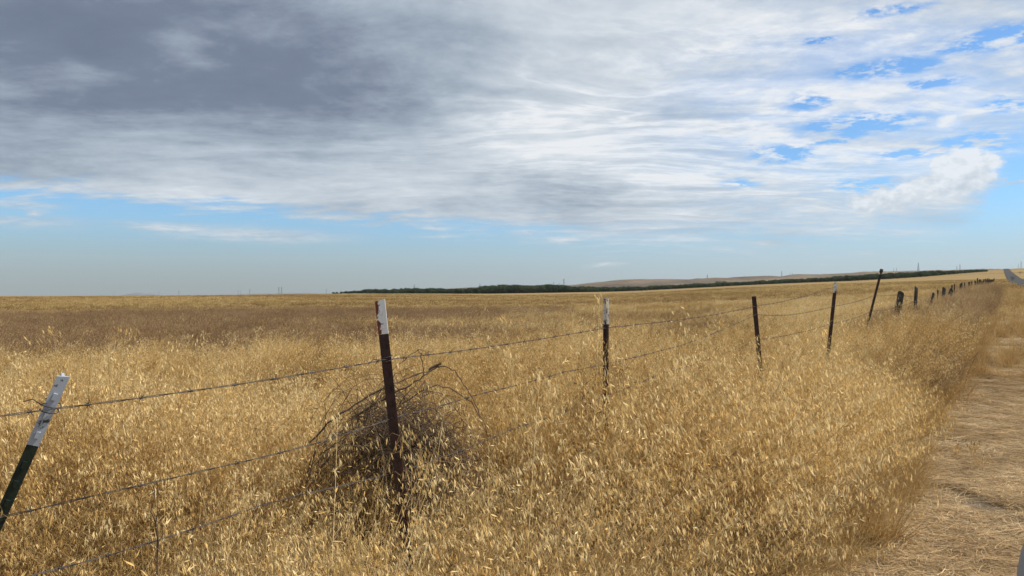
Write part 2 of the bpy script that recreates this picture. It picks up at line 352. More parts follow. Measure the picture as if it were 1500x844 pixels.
hill_sheet('mountain', [(100, 436), (150, 434.5), (180, 433), (192, 430.5), (203, 429), (215, 430.5), (222, 430), (240, 433), (330, 433), (370, 430), (430, 429.5), (560, 430), (700, 436)], 7200, 8800, simple('far_mountain_rock', [(.3, (.10, .12, .13)), (.7, (.16, .16, .15))], .002), 51, 24, .2)
hz = MB(); hz.box((0, 0, 195), (18400, 18400, 590)); hzm = bpy.data.materials.new('dusty_air'); hzm.use_nodes = True; t = hzm.node_tree; t.nodes.clear()
pv = t.nodes.new('ShaderNodeVolumePrincipled'); pv.inputs['Color'].default_value = (.82, .88, .95, 1); pv.inputs['Density'].default_value = 4e-5; pv.inputs['Anisotropy'].default_value = .2
mo = t.nodes.new('ShaderNodeOutputMaterial'); t.links.new(pv.outputs[0], mo.inputs['Volume'])
HAZE = True
if HAZE: tag(hz.build('haze', hzm), kind='stuff')

# ------------------------------------------------------------------ plants: meshes
def plant_mat(name, stops, nscale=.5, transl=.3, rough=.75, patch=.5):
    m = bpy.data.materials.new(name); m.use_nodes = True; t = m.node_tree; t.nodes.clear()
    a = t.nodes.new('ShaderNodeAttribute'); a.attribute_name = 'tint'; geo = t.nodes.new('ShaderNodeNewGeometry')
    oi = t.nodes.new('ShaderNodeObjectInfo')
    n = tnoise(t, nscale, 4, .6, geo.outputs['Position'])
    mx = t.nodes.new('ShaderNodeMath'); mx.operation = 'MULTIPLY_ADD'; t.links.new(oi.outputs['Random'], mx.inputs[0]); mx.inputs[1].default_value = .42
    t.links.new(n, mx.inputs[2]); m2 = t.nodes.new('ShaderNodeMath'); m2.operation = 'SUBTRACT'; t.links.new(mx.outputs[0], m2.inputs[0]); m2.inputs[1].default_value = .21
    c = tramp(t, m2.outputs[0], stops); c = tmix(t, 1.0, c, a.outputs['Color'], 'MULTIPLY')
    d = t.nodes.new('ShaderNodeBsdfPrincipled'); d.inputs['Roughness'].default_value = rough; d.inputs['Specular IOR Level'].default_value = .35; t.links.new(c, d.inputs['Base Color'])
    tr = t.nodes.new('ShaderNodeBsdfTranslucent'); t.links.new(c, tr.inputs['Color'])
    ms = t.nodes.new('ShaderNodeMixShader'); ms.inputs[0].default_value = transl; t.links.new(d.outputs[0], ms.inputs[1]); t.links.new(tr.outputs[0], ms.inputs[2])
    o = t.nodes.new('ShaderNodeOutputMaterial'); t.links.new(ms.outputs[0], o.inputs['Surface']); return m
GOLD = [(.22, (.235, .132, .044)), (.38, (.40, .246, .084)), (.52, (.58, .395, .155)), (.67, (.69, .53, .28))]
m_oat = plant_mat('dry_oat_straw', GOLD)
m_field = plant_mat('dry_field_grass', [(p, tuple(q*.92 for q in c)) for p, c in GOLD], .12)
m_far = plant_mat('dry_distant_grass', [(.36, (.23, .14, .052)), (.5, (.40, .265, .10)), (.62, (.60, .44, .19))], .02)
m_weed = plant_mat('brown_weed_stems', [(.3, (.22, .13, .06)), (.5, (.33, .205, .095)), (.7, (.46, .31, .165))])
m_tuft = plant_mat('orange_fine_grass', [(.3, (.36, .22, .08)), (.5, (.48, .32, .125)), (.7, (.60, .44, .21))], 1.2)
m_straw = plant_mat('flattened_straw', [(.3, (.42, .29, .145)), (.5, (.56, .41, .22)), (.7, (.68, .53, .32))], 1.5)
class PM:
    """plant mesh with per-vertex tint"""
    def __init__(s): s.v = []; s.f = []; s.c = []
    def ribbon(s, pts, w, tint, side=None):
        k0 = len(s.v); n = len(pts)
        if side is None:
            a = random.uniform(0, 6.28); side = Vector((math.cos(a), math.sin(a), 0))
        for i, p in enumerate(pts):
            ww = w*(1-.75*(i/(n-1))**1.5)*.5; s.v.append(tuple(p-side*ww)); s.v.append(tuple(p+side*ww)); s.c += [tint, tint]
        for i in range(n-1): k_ = k0+2*i; s.f.append((k_, k_+1, k_+3, k_+2))
    def leafy(s, p, d, ln, w, tint):
        """a folded pointed glume"""
        d = d.normalized(); a = d.cross(Vector((random.uniform(-1, 1), random.uniform(-1, 1), random.uniform(-1, 1)))).normalized(); b = d.cross(a)
        k_ = len(s.v); m = p+d*ln*.38
        s.v += [tuple(p), tuple(m+a*w*.5+b*w*.25), tuple(p+d*ln), tuple(m-a*w*.5+b*w*.25), tuple(m-b*w*.2)]
        s.c += [tint]*5; s.f += [(k_, k_+4, k_+1), (k_+1, k_+4, k_+2), (k_+4, k_, k_+3), (k_+4, k_+3, k_+2)]
    def obj(s, name, mat, coll):
        me = bpy.data.meshes.new(name); me.from_pydata(s.v, [], s.f); me.update(); me.materials.append(mat)
        ca = me.color_attributes.new('tint', 'FLOAT_COLOR', 'POINT'); ca.data.foreach_set('color', np.array([(*c, 1) for c in s.c]).ravel())
        o = bpy.data.objects.new(name, me); coll.objects.link(o); return o
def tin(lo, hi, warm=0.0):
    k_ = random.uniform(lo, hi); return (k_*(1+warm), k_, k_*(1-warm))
U = random.uniform
def curve(p, az, lean, ln, bend, n):
    """points of a stalk that leans and arches over"""
    pts = [p.copy()]; th = lean; seg = ln/n; d2 = Vector((math.cos(az), math.sin(az), 0))
    for i in range(n):
        th += bend/n*(.4+1.4*i/n); p = p+(Vector((0, 0, 1))*math.cos(th)+d2*math.sin(th))*seg; pts.append(p.copy())
    return pts
def oat_clump(seed, ns, hgt, rad, nspk, sw, spl, nbl, nth, segs=6, wide=1.0, kk=1.0):
    random.seed(seed); m = PM()
    for i in range(ns):
        a = U(0, 6.28); q = rad*math.sqrt(U(0, 1)); p = Vector((q*math.cos(a), q*math.sin(a), -.02))
        az = random.gauss(.1, .95); h = hgt*U(.68, 1.08)
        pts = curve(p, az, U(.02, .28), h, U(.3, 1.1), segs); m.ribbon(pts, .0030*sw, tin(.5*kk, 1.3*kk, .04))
        d0 = (pts[-1]-pts[-2]).normalized()
        for j in range(int(nspk*U(.6, 1.2))):      # nodding spikelets around the upper third
            f_ = U(.0, 1)**1.2; k_ = len(pts)-1-f_*segs*.36; i0 = int(min(k_, len(pts)-2)); b0 = pts[i0].lerp(pts[i0+1], k_-i0)
            aa = U(0, 6.28); out = Vector((math.cos(aa), math.sin(aa), U(-.3, .6)))*U(.01, .055)*(.5+f_)
            e = b0+out; 
            if sw < 1.6: m.ribbon([b0, b0+out*.6+Vector((0, 0, .008)), e], .0012*sw, tin(.7, 1), None)
            dd = Vector((U(-.05, .75), U(-.4, .35), -1)) if random.random() < .85 else Vector((U(-1, 1), U(-1, 1), U(-.4, .8)))
            tn = tin(1.0, 1.95, -.05)
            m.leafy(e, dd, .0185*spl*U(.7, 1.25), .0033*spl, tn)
            if sw < 1.6: m.leafy(e, dd+Vector((U(-.35, .35), U(-.35, .35), 0)), .017*spl, .0027*spl, tn)
    for i in range(nbl):
        a = U(0, 6.28); q = rad*U(0, 1); p = Vector((q*math.cos(a), q*math.sin(a), U(0, hgt*.4)))
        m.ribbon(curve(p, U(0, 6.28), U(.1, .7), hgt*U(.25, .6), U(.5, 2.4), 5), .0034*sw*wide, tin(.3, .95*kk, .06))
    for i in range(nth):
        a = U(0, 6.28); q = rad*1.3*U(0, 1); p = Vector((q*math.cos(a), q*math.sin(a), U(0, hgt*.3)))
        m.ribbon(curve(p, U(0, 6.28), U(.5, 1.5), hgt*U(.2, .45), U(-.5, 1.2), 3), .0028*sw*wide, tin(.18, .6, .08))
    return m
def weed_clump(seed, hgt, rad, n, sw, twig=5):
    random.seed(seed); m = PM()
    for i in range(n):
        a = U(0, 6.28); q = rad*.5*U(0, 1); az = a+U(-.6, .6); p = Vector((q*math.cos(a), q*math.sin(a), 0)); pts = curve(p, az, U(.05, .5), hgt*U(.6, 1.05), U(-.2, .5), 5)
        m.ribbon(pts, .005*sw, tin(.5, .9, .02))
        for j in range(twig):
            k_ = random.randint(2, 5); q2 = curve(pts[k_], U(0, 6.28), U(.3, 1.1), hgt*U(.12, .3), U(-.4, .6), 3); m.ribbon(q2, .0035*sw, tin(.55, 1.0, .02))
            for w_ in range(2): m.leafy(q2[-1-w_], Vector((U(-1, 1), U(-1, 1), U(-.3, 1))), .014*sw, .007*sw, tin(.8, 1.5, -.02))
    return m
def tuft(seed, hgt, rad, n, sw):
    random.seed(seed); m = PM()
    for i in range(n):
        a = U(0, 6.28); q = rad*U(0, 1); m.ribbon(curve(Vector((q*math.cos(a), q*math.sin(a), 0)), a+U(-.9, .9), U(.05, .75), hgt*U(.5, 1.1), U(.1, 1.2), 5), .0024*sw, tin(.6, 1.25, .03))
    return m
def straws(seed, rad, n, sw):
    random.seed(seed); m = PM()
    for i in range(n):
        a = U(0, 6.28); q = rad*U(0, 1); p = Vector((q*math.cos(a), q*math.sin(a), U(.004, .035))); az = random.gauss(.0, .8)+random.choice((0, math.pi))
        ln = U(.04, .19); pts = [p]; th = U(-.1, .12)
        for k_ in range(4):
            az += U(-.35, .35); p = p+Vector((math.cos(az)*math.cos(th), math.sin(az)*math.cos(th), math.sin(th)))*ln/4; p.z = max(p.z, .003); th += U(-.15, .1); pts.append(p.copy())
        d = Vector((math.cos(az+1.57), math.sin(az+1.57), U(-.3, .5))); m.ribbon(pts, .0030*sw, tin(.3, 1.6, .03), d)
    return m
def coll(name): return bpy.data.collections.new(name)     # not linked to the scene: holds the plant kinds that the stuff objects scatter
def scatter(name, label, cat, collection, pts, scl, tiltx, tilty, idx, cols_n):
    n = len(pts); me = bpy.data.meshes.new(name); me.vertices.add(n); me.vertices.foreach_set('co', np.asarray(pts, dtype=np.float32).ravel())
    def attr(nm, ty, data, f_='vector'):
        a = me.attributes.new(nm, ty, 'POINT'); a.data.foreach_set(f_, np.asarray(data, dtype=np.float32 if ty != 'INT' else np.int32).ravel())
    rz = rng.normal(0, .55, n)
    attr('rot', 'FLOAT_VECTOR', np.column_stack([tiltx, tilty, rz])); attr('scl', 'FLOAT_VECTOR', scl); attr('pick', 'INT', idx, 'value'); me.update()
    o = bpy.data.objects.new(name, me); C.objects.link(o); tag(o, label, cat, kind='stuff')
    g = bpy.data.node_groups.new(name, 'GeometryNodeTree')
    g.interface.new_socket(name='Geometry', in_out='INPUT', socket_type='NodeSocketGeometry'); g.interface.new_socket(name='Geometry', in_out='OUTPUT', socket_type='NodeSocketGeometry')
    gi = g.nodes.new('NodeGroupInput'); go = g.nodes.new('NodeGroupOutput'); ci = g.nodes.new('GeometryNodeCollectionInfo'); ci.inputs[0].default_value = collection
    ci.inputs['Separate Children'].default_value = True; ci.inputs['Reset Children'].default_value = True
    ip = g.nodes.new('GeometryNodeInstanceOnPoints'); ip.inputs['Pick Instance'].default_value = True
    def na(nm, ty):
        q = g.nodes.new('GeometryNodeInputNamedAttribute'); q.data_type = ty; q.inputs[0].default_value = nm; return q.outputs[0]
    g.links.new(gi.outputs[0], ip.inputs['Points']); g.links.new(ci.outputs[0], ip.inputs['Instance']); g.links.new(na('pick', 'INT'), ip.inputs['Instance Index'])
    g.links.new(na('rot', 'FLOAT_VECTOR'), ip.inputs['Rotation']); g.links.new(na('scl', 'FLOAT_VECTOR'), ip.inputs['Scale']); g.links.new(ip.outputs[0], go.inputs[0])
    md = o.modifiers.new('scatter', 'NODES'); md.node_group = g
    print('SCATTER', name, n); return o
def wedge(n, r0, r1, a0=-44, a1=50):
    a = np.radians(rng.uniform(a0, a1, n)); r = np.sqrt(rng.uniform(r0*r0, r1*r1, n)); return r*np.sin(a), r*np.cos(a)
def spread(x, y, base, jitter=.15, tilt=.12, lean=(0, 0)):
    n = len(x); s_ = base*(1+rng.uniform(-jitter, jitter, n)); return np.column_stack([s_, s_, s_]), rng.normal(lean[0], tilt, n), rng.normal(lean[1], tilt, n)
# --- verge geometry: where tall grass may stand
def edge_s(t_): return -1.06+.036*np.clip(np.asarray(t_)-4, 0, 14)+(fbm(t_, np.asarray(t_)*0, .8, 77)-.5)*.5
def allowed(x, y):
    s_, t_ = st(x, y); e = edge_s(t_)
    return (s_ < e) | ((s_ > e) & (s_ < 1.55) & (t_ > 25+rng.uniform(-4, 4, len(x)))) | (s_ > 6.4)
def hscale(x, y):
    s_, t_ = st(x, y); r = np.hypot(x, y); k_ = .93+.75*(fbm(x, y, .85, 15)*.6+fbm(x, y, 2.6, 16)*.4-.47)-.20*np.exp(-(((x+.55)/.50)**2+((y-3.3)/.55)**2)**2)+.34*np.exp(-(((s_+1.75)/.9)**2+((y-3.9-.0*x)/1.5)**2)**2)*(x > -.1)+.12*((s_ > -2.8) & (s_ < -.9) & (y > 8) & (y < 26))+.60*(fbm(x, y, 1.4, 8)-.5)+.45*(fbm(x, y, .25, 9)-.5)+.16*((s_ < -.9) & (s_ > -4.5) & (y < 6.5))
    k_ = k_*np.where(s_ > -1.05, .82, 1)*np.where(s_ > -.6, .55, 1)*np.where(r > 60, .75, 1); return k_
# near oats
cN = coll('near_oats')
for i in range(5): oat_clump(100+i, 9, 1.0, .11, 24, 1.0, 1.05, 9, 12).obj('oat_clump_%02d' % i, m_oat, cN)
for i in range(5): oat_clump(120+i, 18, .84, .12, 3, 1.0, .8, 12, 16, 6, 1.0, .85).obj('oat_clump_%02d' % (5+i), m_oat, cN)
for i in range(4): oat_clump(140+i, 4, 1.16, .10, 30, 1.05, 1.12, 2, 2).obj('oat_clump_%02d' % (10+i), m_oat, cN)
def do_near():
    a = 0
    x1, y1 = wedge(6800, 1.1, 6.5, -60, 60); x2, y2 = wedge(16000, 6.5, 15, -44, 48); x3 = rng.uniform(-3, 2.5, 500); y3 = rng.uniform(.3, 1.5, 500)
    x = np.concatenate([x1, x2, x3]); y = np.concatenate([y1, y2, y3])
    s_, t_ = st(x, y); nr, br = zones(x, y); wy = np.clip((np.hypot(x, y)-9)/5, 0, .25)*((s_ > -2.2) & (s_ < 1))
    k_ = allowed(x, y) & (rng.random(len(x)) > br*.85) & (rng.random(len(x)) > wy) & ((np.hypot(x+.52, y-3.65) > .42) | (rng.random(len(x)) < .28))
    x, y = x[k_], y[k_]; h = hscale(x, y); sc_, tx, ty = spread(x, y, h, .16, .10, (0, .10))
    pick = rng.integers(0, 5, len(x)); w_ = np.clip((fbm(x, y, .85, 15)*.6+fbm(x, y, 2.6, 16)*.4-.43)/.12, 0.05, .8); w_ = w_*np.where(s_[k_] > -1.0, .7, 1); pick[rng.random(len(x)) > w_] += 5
    hc = (rng.random(len(x)) < .16) & (fbm(x, y, 1.1, 33) > .56) & (np.hypot(x, y) < 9); pick[hc] = rng.integers(10, 14, hc.sum())
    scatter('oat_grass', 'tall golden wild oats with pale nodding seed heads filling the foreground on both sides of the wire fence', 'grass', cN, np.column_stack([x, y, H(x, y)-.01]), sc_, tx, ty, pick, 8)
do_near()
# mid oats 14-60 m
cM = coll('mid_oats')
for i in range(5): oat_clump(200+i, 9, .78, .2, 13, 2.3, 2.0, 8, 12, 4).obj('mid_oat_clump_%02d' % i, m_field, cM)
x, y = wedge(36000, 14, 42); x2, y2 = wedge(26000, 42, 75); x = np.concatenate([x, x2]); y = np.concatenate([y, y2])
nr, br = zones(x, y); s_, t_ = st(x, y); wy = .3*((s_ > -2.4) & (s_ < .9) & (t_ < 55)); k_ = allowed(x, y) & (rng.random(len(x)) > br*.9) & (rng.random(len(x)) > wy); x, y = x[k_], y[k_]
sc_, tx, ty = spread(x, y, hscale(x, y)*.9, .16, .12, (0, .08))
scatter('field_grass', 'golden dry grass covering the field beyond the fence up to the paler far strip', 'grass', cM, np.column_stack([x, y, H(x, y)-.01]), sc_, tx, ty, rng.integers(0, 5, len(x)), 5)
# far tufts
cF = coll('far_grass')
for i in range(4): oat_clump(300+i, 12, .5, .7, 3, 9, 5.0, 8, 14, 3).obj('far_tuft_%02d' % i, m_far, cF)
x, y = wedge(60000, 70, 330, -40, 44); k_ = allowed(x, y); x, y = x[k_], y[k_]; nr, br = zones(x, y); k_ = rng.random(len(x)) > br; x, y = x[k_], y[k_]
sc_, tx, ty = spread(x, y, .75, .25); scatter('distant_grass', 'distant low dry grass fading towards the dark orchard and the skyline', 'grass', cF, np.column_stack([x, y, H(x, y)-.02]), sc_, tx, ty, rng.integers(0, 4, len(x)), 4)
# brown weeds in the field and by the fence
cW = coll('weeds')
for i in range(5): weed_clump(400+i, .62, .22, 11, 1.9, 6).obj('weed_%02d' % i, m_weed, cW)
x, y = wedge(42000, 8, 66, -44, 25); nr, br = zones(x, y); k_ = (rng.random(len(x)) < br*.95) & (np.hypot(x, y) > 8); x, y = x[k_], y[k_]
sc_, tx, ty = spread(x, y, .95+.3*(fbm(x, y, .2, 3)-.5), .2); scatter('brown_weeds', 'duller brown weeds spread across the left of the field behind the yellow oats', 'weeds', cW, np.column_stack([x, y, H(x, y)]), sc_, tx, ty, rng.integers(0, 5, len(x)), 5)
cV = coll('fence_weeds')
m_grey = plant_mat('grey_brown_weed_stems', [(.3, (.27, .165, .075)), (.5, (.42, .275, .13)), (.7, (.58, .42, .22))])
for i in range(5): weed_clump(450+i, .66, .26, 15, 1.3, 9).obj('fence_weed_%02d' % i, m_grey, cV)
tq = np.concatenate([rng.uniform(11, 30, 1900), rng.uniform(30, 65, 1000)]); sq = rng.uniform(-2.6, -.1, len(tq))-.3*(tq < 15); x = sq*CS+tq*SN; y = -sq*SN+tq*CS
k_ = (fbm(x, y, .45, 6) > .46+.1*rng.random(len(x))) & (sq < -.55+.03*np.maximum(tq-20, 0)); x, y = x[k_], y[k_]; sc_, tx, ty = spread(x, y, .92, .22)
scatter('fence_line_weeds', 'grey brown bushy weeds crowding the row of short wooden posts', 'weeds', cV, np.column_stack([x, y, H(x, y)]), sc_, tx, ty, rng.integers(0, 5, len(x)), 5)
# fine tufts along the verge edge, straw on the verge
cT = coll('tufts')
for i in range(5): tuft(500+i, .34, .08, 70, 1.5).obj('tuft_%02d' % i, m_tuft, cT)
tq = rng.uniform(2, 40, 2100); sq = edge_s(tq)+rng.normal(.0, .12, len(tq)); x = sq*CS+tq*SN; y = -sq*SN+tq*CS
t2 = rng.uniform(8, 70, 1500); s2 = rng.uniform(-.3, 1.7, 1500); k_ = (fbm(s2*CS+t2*SN, -s2*SN+t2*CS, .45, 41) > .64-.006*t2); x = np.concatenate([x, (s2*CS+t2*SN)[k_]]); y = np.concatenate([y, (-s2*SN+t2*CS)[k_]])
t3 = rng.uniform(3.2, 22, 420); s3 = edge_s(t3)+.05+np.abs(rng.normal(0, .14, 420)); k3 = fbm(s3*CS+t3*SN, -s3*SN+t3*CS, 1.6, 43) > .54
x = np.concatenate([x, (s3*CS+t3*SN)[k3]]); y = np.concatenate([y, (-s3*SN+t3*CS)[k3]])
for cx_, cy_, n_ in ((3.05, 6.4, 26), (2.0, 4.9, 10), (4.55, 8.6, 22), (5.6, 10.0, 16)):
    x = np.concatenate([x, rng.normal(cx_, .18, n_)]); y = np.concatenate([y, rng.normal(cy_, .22, n_)])
sc_, tx, ty = spread(x, y, .95, .35, .15); scatter('verge_tufts', 'low orange gold tufts of fine grass edging the trampled verge', 'grass', cT, np.column_stack([x, y, H(x, y)]), sc_, tx, ty, rng.integers(0, 5, len(x)), 5)
cS = coll('straws')
for i in range(6): straws(600+i, .17, 130, 1.0).obj('straw_%02d' % i, m_straw, cS)
tq = np.concatenate([rng.uniform(1, 14, 5200), rng.uniform(14, 40, 3600)]); sq = rng.uniform(-1.35, 1.75, len(tq)); x = sq*CS+tq*SN; y = -sq*SN+tq*CS
k_ = fbm(x, y, 1.3, 61) > .22+.10*(fbm(x, y, .5, 62) > .52); x, y = x[k_], y[k_]
sc_, tx, ty = spread(x, y, 1.0, .25, .05)
o = scatter('verge_straw', 'flattened pale straw strewn over the trampled verge at lower right', 'straw', cS, np.column_stack([x, y, H(x, y)+.006]), sc_, tx*.3, ty*.3, rng.integers(0, 6, len(x)), 6)
ra = o.data.attributes['rot']; q = np.zeros(len(x)*3, dtype=np.float32); ra.data.foreach_get('vector', q); q = q.reshape(-1, 3); q[:, 2] = rng.normal(-.15, .8, len(x)); ra.data.foreach_set('vector', q.ravel())

# ------------------------------------------------------------------ orchard, trees, shrubs
m_leaf = plant_mat('orchard_leaves', [(.3, (.030, .050, .018)), (.5, (.055, .085, .030)), (.7, (.085, .115, .045))], .05, .15)
m_bark = simple('bark', [(.3, (.09, .07, .05)), (.7, (.18, .14, .10))], 4)
def crown(m, rad, hgt, z0, n, leaf):
    blobs = [(Vector((U(-.5, .5)*rad, U(-.5, .5)*rad, z0+hgt*U(.25, .8))), U(.35, .62)) for _ in range(9)]
    for i in range(n):
        c_, q = random.choice(blobs); d = Vector((random.gauss(0, 1), random.gauss(0, 1), random.gauss(0, 1))).normalized()*(U(.3, 1)**.5)
        p = c_+Vector((d.x*rad*q, d.y*rad*q, d.z*hgt*.45*q)); p.z = max(p.z, z0*.8); m.leafy(p, Vector((U(-1, 1), U(-1, 1), U(-1, 1))), leaf*U(.7, 1.3), leaf*.6, tin(.5, 1.6))
cO = coll('orchard_trees')
for i in range(4):
    random.seed(700+i); m = PM(); crown(m, 2.9, 4.6, 1.0, 520, .75)
    for a in range(3): m.ribbon([Vector((0, 0, 0)), Vector((0, 0, 1.1)), Vector((0, 0, 2.2))], .5, (.9, .6, .5), Vector((math.cos(a*2.1), math.sin(a*2.1), 0)))
    m.obj('orchard_tree_%02d' % i, m_leaf, cO)
# orchard outline: front edge depth by photo column; rows run back from it
xs, ys, hs = [], [], []
for px in np.arange(488, 1446, 2.6):
    u = (px-750)/F; d0 = np.interp(px, [488, 620, 720, 900, 1100, 1250, 1350, 1446], [760, 700, 690, 700, 720, 560, 560, 640])
    dep = np.interp(px, [488, 560, 700, 740, 1440], [10, 40, 60, 120, 130])
    for kk in range(int(dep/9)+1):
        d = d0+kk*9+rng.uniform(-1.5, 1.5); xx = u*d+rng.uniform(-1, 1); xs.append(xx); ys.append(d)
        hs.append(np.interp(px, [488, 560, 690, 735, 800, 850, 900, 1200, 1300, 1360, 1400, 1430, 1446], [.35, .75, .8, 1.25, 1.1, .85, .62, .58, .62, .60, .45, .3, .2])*(.78+.44*float(fbm(px, kk*3., .06, 5, 3)))*rng.choice([.72, .86, .97, 1.0, 1.08, 1.25]))
xs, ys, hs = map(np.array, (xs, ys, hs)); sc_ = np.column_stack([hs*1.05, hs*1.05, hs])
scatter('orchard', 'long dark green band of orchard trees across the far edge of the field', 'orchard', cO, np.column_stack([xs, ys, H(xs, ys)-.1]), sc_, xs*0, xs*0, rng.integers(0, 4, len(xs)), 4)
def tree(px, d, hgt, wid, label, group=None, name='tree', n=420, dz=0.0):
    random.seed(int(px)); x = (px-750)/F*d; o = empty(name, (x, d, Hs(x, d)+dz))
    tr = MB(); tr.tube([(0, 0, -.2), (.03*hgt, 0, hgt*.3), (.0, .02*hgt, hgt*.7)], [hgt*.035, hgt*.028, hgt*.01], 7)
    for a in range(4): tr.tube([(0.02*hgt, 0, hgt*.3), (math.cos(a*1.6)*wid*.3, math.sin(a*1.6)*wid*.3, hgt*.6)], [hgt*.015, hgt*.006], 5)
    tr.build('trunk', m_bark, o); m = PM(); crown(m, wid/2*1.1, hgt*.85, hgt*.15, n, hgt*.10); c_ = m.obj('crown', m_leaf, C); c_.parent = o
    tag(o, label, 'tree' if name == 'tree' else 'shrub', group); return o
tree(1053, 705, 6.3, 7.5, 'round tree standing taller than the orchard band, left and bigger of two', 'trees above the orchard')
tree(1061, 705, 5.3, 5.5, 'smaller tree rising over the orchard just right of the round one', 'trees above the orchard')
tree(940, 520, 1.6, 2.6, 'left one of two tiny dark shrubs below the orchard band', 'tiny shrubs below the orchard', 'shrub', 150)
tree(947, 520, 1.9, 3.0, 'right one of two tiny dark shrubs below the orchard band', 'tiny shrubs below the orchard', 'shrub', 150)
tree(538, 330, 1.6, 1.2, 'small dark shrub alone in the yellow field left of the white tipped post', None, 'shrub', 150)
tree(1483, 230, 1.4, 2.2, 'low dark bush on the golden bank right of the far road', 'bushes right of the road', 'shrub', 150)
tree(1494, 420, 1.8, 3.2, 'darker far bush near the crest right of the road', 'bushes right of the road', 'shrub', 150)

# ------------------------------------------------------------------ pylons
m_steel = simple('galvanised_lattice_steel', [(.3, (.10, .105, .115)), (.7, (.17, .175, .19))], .5, .6, None)
def pylon_mesh(kind):
    b = MB(); Ht, B, T = 45, 4.2, .9
    def leg(z): return B+(T-B)*min(1, (z/34))**.8
    lv = [0, 8, 15, 21, 26, 30, 34, 38, 42]
    for sx in (-1, 1):
        for sy in (-1, 1): b.tube([(sx*leg(z), sy*leg(z), z) for z in lv]+[(0, 0, Ht)], .26, 4)
    for z0, z1 in zip(lv, lv[1:]):
        a, c = leg(z0), leg(z1)
        for s_ in (-1, 1):
            b.tube([(-a, s_*a, z0), (c, s_*c, z1)], .15, 3); b.tube([(a, s_*a, z0), (-c, s_*c, z1)], .15, 3)
            b.tube([(s_*a, -a, z0), (s_*c, c, z1)], .15, 3); b.tube([(s_*a, a, z0), (s_*c, -c, z1)], .15, 3)
            b.tube([(-c, s_*c, z1), (c, s_*c, z1)], .13, 3); b.tube([(s_*c, -c, z1), (s_*c, c, z1)], .13, 3)
    for z, w in ((30, 7.5), (36, 6), (42, 4.6)) if kind == 0 else ((34, 9.5), (41, 4)):
        for s_ in (-1, 1):
            b.tube([(s_*T, .6, z), (s_*w, 0, z+.4)], .2, 4); b.tube([(s_*T, -.6, z), (s_*w, 0, z+.4)], .2, 4); b.tube([(s_*T, 0, z+2.4), (s_*w, 0, z+.4)], .16, 4)
            b.tube([(s_*w, 0, z+.4), (s_*w, 0, z-2.2)], .16, 4)
    return b
src = [pylon_mesh(0), pylon_mesh(1)]
pm = []
for s_ in src:
    o_ = s_.build('pylon', m_steel); pm.append(o_.data); bpy.data.objects.remove(o_)
# photo column, row of top, row of foot, kind, label
PY = [
 (167, 430, 434, 1, 'tiny faint pylon farthest left on the skyline'),
 (233, 430, 434, 1, 'tiny faint pylon just right of the hazy blue hill'),
 (262, 425, 434, 0, 'lone small lattice pylon right of the hazy blue hill'),
 (349, 425.5, 433, 1, 'left and shorter pylon of the far left pair'),
 (353, 425.5, 433, 0, 'right pylon of the far left pair, beside a third one'),
 (366, 423.5, 432, 0, 'single pylon just right of the far left pair'),
 (408.5, 420.5, 432, 0, 'left pylon of the tall pair left of the rusty white tipped post'),
 (412.5, 420.5, 432, 1, 'right pylon of the tall pair left of the rusty white tipped post'),
 (478, 423.5, 431, 0, 'lone pylon just left of where the orchard band begins'),
 (607, 417, 428, 0, 'lone pylon right of the rusty white tipped post'),
 (703, 415.5, 426, 1, 'left pylon of the pair left of the raised orchard clump'),
 (713, 417.5, 426, 0, 'shorter right pylon of the pair left of the raised orchard clump'),
 (811, 413.5, 424, 0, 'left pylon of three in the middle of the skyline'),
 (819, 414.5, 424, 1, 'shortest pylon, between two others in the middle of the skyline'),
 (826, 408.5, 424, 0, 'tallest right pylon of three in the middle of the skyline'),
 (924.5, 409, 417, 0, 'left pylon of the pair above the centre post, on the tan hill'),
 (929.5, 408, 417, 1, 'right pylon of the pair above the centre post, on the tan hill'),
 (1036, 402.5, 415, 0, 'lone tall pylon left of the round tree on the tan hill'),
 (1145, 397.5, 408, 0, 'lone pylon where the tan hills step up'),
 (1157.5, 400, 408.5, 1, 'left pylon of the close pair on the stepped tan hill'),
 (1161, 400, 408.5, 1, 'right pylon of the close pair on the stepped tan hill'),
 (1309, 393, 402, 0, 'left pylon of the pair beside the leaning post top'),
 (1313, 392.5, 402, 0, 'right pylon of the pair beside the leaning post top'),
 (1345, 385, 402, 0, 'tallest lone pylon right of the leaning fence post'),
 (1401.5, 389, 399, 0, 'left shorter pylon of the pair above the wooden posts'),
 (1406, 387, 399, 0, 'right taller pylon of the pair above the wooden posts'),
 (1491.5, 387, 396, 1, 'shorter paler pylon by the right edge above the road'),
 (1495.5, 383, 396, 0, 'taller darker pylon at the right edge above the road')]
for px, y0, y1, kd, lb in PY:
    h = y1-y0; d = min(7000, 45*F/h*.98); o = bpy.data.objects.new('pylon', pm[kd]); C.objects.link(o)
    o.location = at(px, y1, d); o.rotation_euler.z = R(25+px*.02); tag(o, lb, 'pylon', 'power line pylons along the skyline')
    if y0 < 388: o.scale = (1.15, 1.15, 1)

